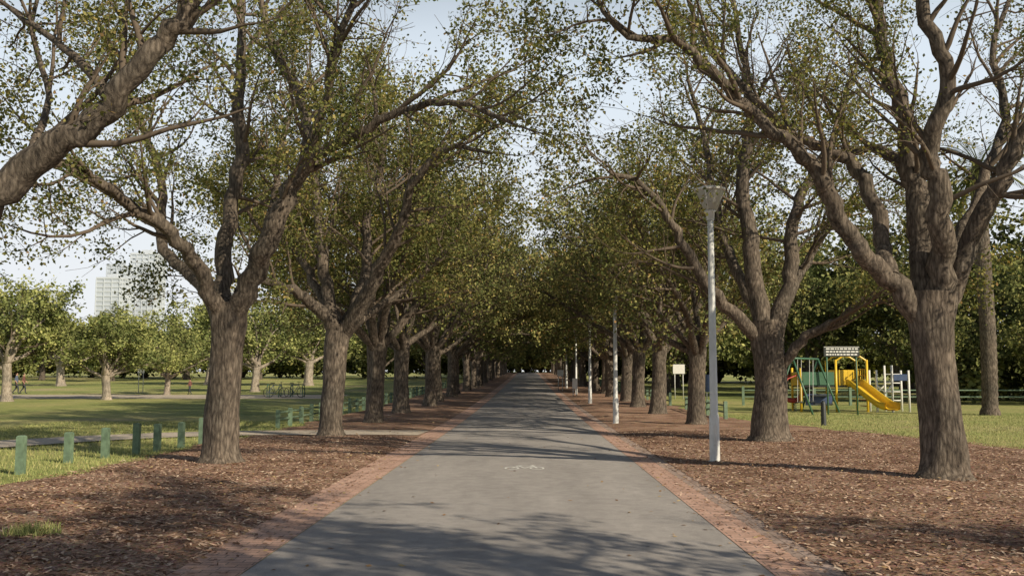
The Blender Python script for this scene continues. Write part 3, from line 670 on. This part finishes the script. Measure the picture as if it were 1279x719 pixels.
# ---------------------------------------------------------------- playground
def playground():
    Y = 44.0; z = float(gz(Y)); X = at(1045, 500, Y).x
    e = empty("playground_structure", (X, Y, z))
    a = Acc()
    for x in (-1.6, 0, 1.4):
        for y in (0, 1.4): a.rod((x, y, -.1), (x, y, 2.35 if x > -1 else 2.0), .055)
    a.obj("posts", M_yellow, e, True)
    a = Acc(); a.box((-.1, .7, 1.15), (3.0, 1.4, .08), ch=.02); a.box((-.8, -.25, .75), (.8, .45, .05)); a.box((-.8, -.55, .38), (.8, .45, .05)); a.obj("deck", M_dark, e)
    a = Acc(); a.box((-.8, -.03, 1.5), (1.4, .05, .6), ch=.02); a.box((-.8, 1.43, 1.5), (1.4, .05, .6), ch=.02); a.obj("side_panels", M_teal, e)
    a = Acc(); a.box((-.8, .0, .55), (1.2, .05, .5), ch=.02); a.obj("lower_panel", M_blue, e)
    a = Acc(); a.box((-1.66, .7, 1.5), (.05, 1.2, .6), ch=.02); a.box((.7, 1.43, 1.55), (1.2, .05, .7), ch=.02)
    for x in (.15, .35, .55): a.rod((x, -.03, 1.2), (x, -.03, 1.9), .02)
    for k in range(5): a.rod((1.43, .15 + k * .27, 1.2), (1.43, .15 + k * .27, 1.95), .02)
    a.tube([(0, 0, 2.3), (.3, 0, 2.5), (.7, 0, 2.58), (1.1, 0, 2.5), (1.4, 0, 2.3)], .04, 8)
    a.tube([(0, 1.4, 2.3), (.3, 1.4, 2.5), (.7, 1.4, 2.58), (1.1, 1.4, 2.5), (1.4, 1.4, 2.3)], .04, 8)
    a.obj("yellow_panels", M_yellow, e)
    a = Acc()
    prof = [(.75, -.02, 1.2), (.85, -.3, 1.15), (1.05, -.8, .85), (1.3, -1.4, .5), (1.5, -1.9, .25), (1.65, -2.3, .2)]
    cc = catmull(prof, 6); V = []; Fq = []
    sec = [(-.3, .28), (-.29, .05), (-.2, 0), (.2, 0), (.29, .05), (.3, .28), (.34, .28), (.33, .0), (.2, -.05), (-.2, -.05), (-.33, 0), (-.34, .28)]
    for i, p in enumerate(cc):
        for s_, h in sec: V.append((p.x + s_, p.y, p.z + h))
        if i:
            for k in range(12): Fq.append(((i - 1) * 12 + k, (i - 1) * 12 + (k + 1) % 12, i * 12 + (k + 1) % 12, i * 12 + k))
    a.add(V, Fq); a.obj("slide_chute", M_yellow, e, True)
    a = Acc()
    for k in range(7): a.rod((1.48, .2, .25 + k * .28), (1.48, 1.2, .25 + k * .28), .02)
    a.tube([(-1.6, .2, 1.7), (-2.2, -.1, 1.5), (-2.6, -.2, .8), (-2.7, -.2, -.05)], .035, 8); a.tube([(-1.6, 1.2, 1.7), (-2.2, 1.1, 1.5), (-2.6, 1.0, .8), (-2.7, 1.0, -.05)], .035, 8); a.obj("climbing_bars", M_red, e, True)
    e = empty("swing_set", (X - 1.7, Y - 1.2, z)); a = Acc()
    for x in (-1.5, 1.5):
        a.rod((x, -.9, -.05), (x * .93, 0, 2.4), .045); a.rod((x, .9, -.05), (x * .93, 0, 2.4), .045)
    a.rod((-1.45, 0, 2.38), (1.45, 0, 2.38), .045); e.rotation_euler = (0, 0, .9); a.obj("frame", M_teal, e, True)
    a = Acc(); b = Acc()
    for x in (-.65, .65):
        for d in (-.2, .2): a.rod((x + d, 0, 2.36), (x + d, .05, .5), .012, sides=5)
        b.box((x, .05, .48), (.46, .18, .04), ch=.01)
    a.obj("chains", M_pole, e); b.obj("seats", M_dark, e)
    X2 = at(1115, 500, Y).x; e = empty("climbing_frame", (X2, Y, z)); a = Acc()
    for x in (-.7, 0, .75):
        for y in (0, .9): a.rod((x, y, -.05), (x, y, 2.1 - abs(x) * .3), .05)
    a.tube([(-.7, 0, 1.2), (-.35, -.1, .85), (0, 0, 1.2)], .04, 8); a.tube([(-.7, .9, 1.2), (-.35, .95, .85), (0, .9, 1.2)], .04, 8)
    for zz in (.5, .9, 1.3, 1.7): a.rod((0, .9, zz), (.75, .9, zz), .025)
    a.obj("white_posts", M_white, e, True)
    a = Acc(); a.box((.38, 0, 1.55), (.6, .05, .3), ch=.02); a.obj("panel", M_blue, e)
    X3 = at(1000, 500, Y).x; e = empty("spring_rider", (X3, Y + 1, z)); a = Acc()
    a.tube([(.08 * math.cos(t), .08 * math.sin(t), t * .012) for t in np.linspace(0, 32, 80)], .012, 5); a.obj("spring", M_dark, e)
    a = Acc(); a.tube([(-.45, 0, .62), (-.25, 0, .5), (.1, 0, .48), (.3, 0, .7), (.45, 0, .95), (.6, 0, .9)], [.03, .11, .13, .1, .09, .04], 10); a.rod((.3, -.2, .8), (.3, .2, .8), .02); a.obj("body", M_red, e, True)
    Ys = 41; Xs = at(1051, 440, Ys).x; zs = at(1051, 439, Ys).z; e = empty("park_sign", (Xs, Ys, float(gz(Ys)))); h = zs - float(gz(Ys))
    a = Acc()
    for x in (-.62, .62): a.rod((x, .04, -.05), (x, .04, h + .18), .035)
    a.obj("posts", M_teal, e, True)
    a = Acc(); a.box((0, 0, h), (1.5, .05, .42), ch=.01); a.obj("board", M_dark, e)
    a = Acc(); g = random.Random(2)
    for r_ in range(3):
        x = -.66
        while x < .6:
            w = g.uniform(.06, .16); a.box((x + w / 2, -.029, h + .12 - r_ * .12), (w, .006, .06)); x += w + .035
    a.box((0, -.027, h + .2), (1.48, .005, .02)); a.obj("lettering", M_white, e)
playground()
q = ground_at(1029, 531); e = empty("bollard", (q.x, q.y, float(gz(q.y)))); Acc().tube([(0, 0, -.05), (0, 0, .02), (0, 0, .75), (0, 0, .82), (0, 0, .84)], [.1, .09, .08, .05, .005], 14).obj("post", M_dark, e, True)
def sign(px, Y, zc, w, h, mat, name="notice_sign"):
    X = at(px, 470, Y).x; e = empty(name, (X, Y, float(gz(Y)))); a = Acc(); a.rod((-w * .35, .04, -.05), (-w * .35, .04, zc + h / 2), .03); a.rod((w * .35, .04, -.05), (w * .35, .04, zc + h / 2), .03); a.obj("posts", M_pole, e, True)
    a = Acc(); a.box((0, 0, zc), (w, .04, h), ch=.01); a.obj("board", mat, e)
sign(848, 62, 1.9, .75, .6, M_white); sign(887, 50, 1.2, .5, .9, M_blue); sign(700, 80, 1.5, .5, .5, M_white); sign(718, 66, .9, .35, .7, M_white); sign(176, 74, 1.8, .5, .5, M_white)

# ---------------------------------------------------------------- bicycles & people
def bicycle(X, Y, rot):
    e = empty("bicycle", (X, Y, float(gz(Y)) + .01), rot)
    a = Acc(); a.ring((-.52, 0, .34), .33, .02); a.ring((.52, 0, .34), .33, .02); a.obj("tyres", M_rub, e, True)
    a = Acc()
    for cx in (-.52, .52):
        for t in np.linspace(0, math.pi, 7)[:-1]: a.rod((cx + .32 * math.cos(t), 0, .34 + .32 * math.sin(t)), (cx - .32 * math.cos(t), 0, .34 - .32 * math.sin(t)), .003, sides=4)
    a.obj("spokes", M_pole, e)
    a = Acc(); A_ = (-.52, 0, .34); BB = (-.08, 0, .3); S_ = (-.2, 0, .82); Hd = (.34, 0, .84); Fk = (.52, 0, .34)
    for p, q_ in ((A_, BB), (A_, S_), (BB, S_), (BB, Hd), (S_, Hd), (Hd, Fk)): a.rod(p, q_, .018)
    a.obj("frame", M_blue, e, True)
    a = Acc(); a.rod((-.2, 0, .82), (-.23, 0, .95), .015); a.box((-.24, 0, .97), (.26, .14, .05), ch=.02); a.rod((.34, 0, .84), (.32, 0, 1.0), .015); a.rod((.34, -.25, 1.02), (.34, .25, 1.02), .015); a.rod((-.08, -.1, .22), (-.08, .1, .38), .015); a.obj("saddle_handlebar_pedals", M_dark, e)
for px, Y, r in [(345, 64, .5), (368, 64.5, -.4)]: bicycle(at(px, 490, Y).x, Y, r)
e = empty("bicycle_rack", (at(357, 490, 65).x, 65, float(gz(65)))); a = Acc()
for x in (-1.2, -.4, .4, 1.2): a.tube([(x, -.3, -.05), (x, -.3, .7), (x, -.15, .85), (x, .15, .85), (x, .3, .7), (x, .3, -.05)], .03, 8)
a.obj("hoops", M_teal, e, True)

def person(X, Y, rot, h=1.72, shirt=M_cloth1, step=.28):
    J = {'pel': (0, 0, .95, .15), 'sp': (0, .01, 1.15, .13), 'ch': (0, 0, 1.36, .155), 'nk': (0, 0, 1.5, .058), 'hd': (0, .02, 1.6, .085), 'ht': (0, .01, 1.72, .075),
         'sL': (.18, 0, 1.42, .065), 'eL': (.24, -.1, 1.14, .045), 'wL': (.23, .05, .92, .032), 'hL': (.23, .1, .83, .035),
         'sR': (-.18, 0, 1.42, .065), 'eR': (-.24, .06, 1.14, .045), 'wR': (-.23, .22, .96, .032), 'hR': (-.22, .27, .88, .035),
         'pL': (.09, 0, .88, .1), 'kL': (.1, step * .55, .5, .065), 'aL': (.1, step * .6, .1, .042), 'fL': (.1, step * .6 + .17, .04, .035),
         'pR': (-.09, 0, .88, .1), 'kR': (-.1, -.02, .48, .065), 'aR': (-.1, -step, .14, .042), 'fR': (-.1, -step + .15, .04, .035)}
    E = [('pel', 'sp'), ('sp', 'ch'), ('ch', 'nk'), ('nk', 'hd'), ('hd', 'ht'), ('ch', 'sL'), ('sL', 'eL'), ('eL', 'wL'), ('wL', 'hL'), ('ch', 'sR'), ('sR', 'eR'), ('eR', 'wR'), ('wR', 'hR'),
         ('pel', 'pL'), ('pL', 'kL'), ('kL', 'aL'), ('aL', 'fL'), ('pel', 'pR'), ('pR', 'kR'), ('kR', 'aR'), ('aR', 'fR')]
    ks = list(J); m = bpy.data.meshes.new("p"); m.from_pydata([J[k_][:3] for k_ in ks], [(ks.index(a_), ks.index(b_)) for a_, b_ in E], [])
    o = bpy.data.objects.new("p", m); col.objects.link(o); o.modifiers.new("s", 'SKIN')
    for i, k_ in enumerate(ks): m.skin_vertices[0].data[i].radius = (J[k_][3],) * 2; m.skin_vertices[0].data[i].use_root = (i == 0)
    o.modifiers.new("u", 'SUBSURF').levels = 2
    dg = bpy.context.evaluated_depsgraph_get(); m2 = bpy.data.meshes.new_from_object(o.evaluated_get(dg)); bpy.data.objects.remove(o)
    m2.materials.clear()
    for mt in (M_skin, shirt, M_trs, M_hair, M_rub): m2.materials.append(mt)
    for p in m2.polygons:
        c_ = p.center; p.use_smooth = True
        if c_.z > 1.6 and (c_.y < .04 or c_.z > 1.7): i = 3
        elif c_.z > 1.49: i = 0
        elif abs(c_.x) > .17 and c_.z < 1.1: i = 0
        elif c_.z > .95: i = 1
        elif c_.z > .09: i = 2
        else: i = 4
        p.material_index = i
    place("person", m2, (X, Y, float(gz(Y))), rot, h / 1.78)
for px, Y, r, s, hh in [(237, 70, 1.4, M_cloth2, 1.2), (20, 72, -1.2, M_cloth1, 1.65), (29, 72.5, -1.2, M_cloth2, 1.6)]:
    person(at(px, 490, Y).x, Y, r, hh, s)

# ---------------------------------------------------------------- buildings
M_tow = simple("tower_glass_hazed", (.46, .51, .58), .6, var=.1, scale=.05, bmp=0); M_slab = simple("tower_concrete_hazed", (.52, .565, .62), .8, var=.05, scale=.05, bmp=0)  # bluish distance haze is mixed into both base colours
def tower(name, pxl, pxr, top, Y, wall, glass, depth=26, fl=3.8):
    xl = at(pxl, 400, Y).x; xr = at(pxr, 400, Y).x; h = at((pxl + pxr) / 2, top, Y).z; z0 = float(gz(Y)); w = xr - xl
    e = empty(name, ((xl + xr) / 2, Y, z0)); h -= z0
    Acc().box((0, 0, h / 2 - .5), (w - .8, depth - .8, h + 1)).obj("glazing", glass, e)
    a = Acc()
    for k in range(int(h / fl) + 1): a.box((0, 0, k * fl + .5), (w, depth, 1.3))
    a.box((0, 0, h + .6), (w + .3, depth + .3, 1.6)); a.obj("floor_slabs", wall, e)
    a = Acc(); n = max(3, int(w / 5))
    for k in range(n + 1):
        for yy in (-depth / 2, depth / 2): a.box((-w / 2 + w * k / n, yy, h / 2), (.7, .5, h))
    for k in range(6):
        for xx in (-w / 2, w / 2): a.box((xx, -depth / 2 + depth * k / 5, h / 2), (.5, .7, h))
    a.obj("mullions", wall, e)
    a = Acc(); a.box((0, 0, h + 3), (w * .4, depth * .4, 4)); a.rod((w * .1, 0, h), (w * .1, 0, h + 9), .3); a.obj("rooftop_plant", wall, e)
tower("skyscraper", 33, 68, 366, 900, M_slab, M_tow); tower("skyscraper", 127, 156, 350, 800, M_slab, M_tow); tower("skyscraper", 139, 157, 334, 830, M_tow, M_tow); tower("skyscraper", 168, 198, 320, 850, M_slab, M_tow)

# ---------------------------------------------------------------- light
EL = math.radians(29); az = math.atan2(.76, -.65)
sd = Vector((math.sin(az) * math.cos(EL), math.cos(az) * math.cos(EL), math.sin(EL)))
ld = bpy.data.lights.new("sun", 'SUN'); ld.energy = 5.0; ld.angle = math.radians(.53); ld.color = (1, .87, .66)
lo = bpy.data.objects.new("sun", ld); lo.rotation_euler = (-sd).to_track_quat('-Z', 'Y').to_euler(); lo.location = (20, -20, 30); col.objects.link(lo)
w = bpy.data.worlds.new("World"); scene.world = w; w.use_nodes = True; N = w.node_tree.nodes; L = w.node_tree.links
bg = N["Background"]; sk = N.new("ShaderNodeTexSky"); sk.sky_type = 'NISHITA'; sk.sun_disc = False; sk.sun_elevation = EL; sk.sun_rotation = az
sk.dust_density = .8; sk.air_density = 1.0; sk.ozone_density = 1.0
tc = N.new("ShaderNodeTexCoord"); nz = N.new("ShaderNodeTexNoise"); nz.inputs["Scale"].default_value = 2.2; nz.inputs["Detail"].default_value = 5
mp = N.new("ShaderNodeMapping"); mp.inputs["Scale"].default_value = (1, 1, 2.5); L.new(tc.outputs["Generated"], mp.inputs[0]); L.new(mp.outputs[0], nz.inputs["Vector"])
sx = N.new("ShaderNodeSeparateXYZ"); L.new(tc.outputs["Generated"], sx.inputs[0])
mr = N.new("ShaderNodeMapRange"); mr.inputs[1].default_value = .3; mr.inputs[2].default_value = .52; mr.inputs[3].default_value = 1.0; mr.inputs[4].default_value = .0; L.new(sx.outputs[2], mr.inputs[0])
mr2 = N.new("ShaderNodeMapRange"); mr2.inputs[1].default_value = .35; mr2.inputs[2].default_value = .7; mr2.inputs[3].default_value = .92; mr2.inputs[4].default_value = 1.2; L.new(nz.outputs[0], mr2.inputs[0])
mm = N.new("ShaderNodeMath"); mm.operation = 'MULTIPLY'; mm.use_clamp = True; L.new(mr.outputs[0], mm.inputs[0]); L.new(mr2.outputs[0], mm.inputs[1])
hz = N.new("ShaderNodeMapRange"); hz.inputs[1].default_value = .02; hz.inputs[2].default_value = .3; L.new(sx.outputs[2], hz.inputs[0])
hc = N.new("ShaderNodeMix"); hc.data_type = 'RGBA'; L.new(hz.outputs[0], hc.inputs[0]); hc.inputs[6].default_value = (17.8, 18.1, 18.4, 1); hc.inputs[7].default_value = (14.8, 16.6, 18.4, 1)
mx = N.new("ShaderNodeMix"); mx.data_type = 'RGBA'; L.new(mm.outputs[0], mx.inputs[0]); L.new(sk.outputs[0], mx.inputs[6]); L.new(hc.outputs[2], mx.inputs[7])
L.new(mx.outputs[2], bg.inputs[0]); bg.inputs[1].default_value = .05
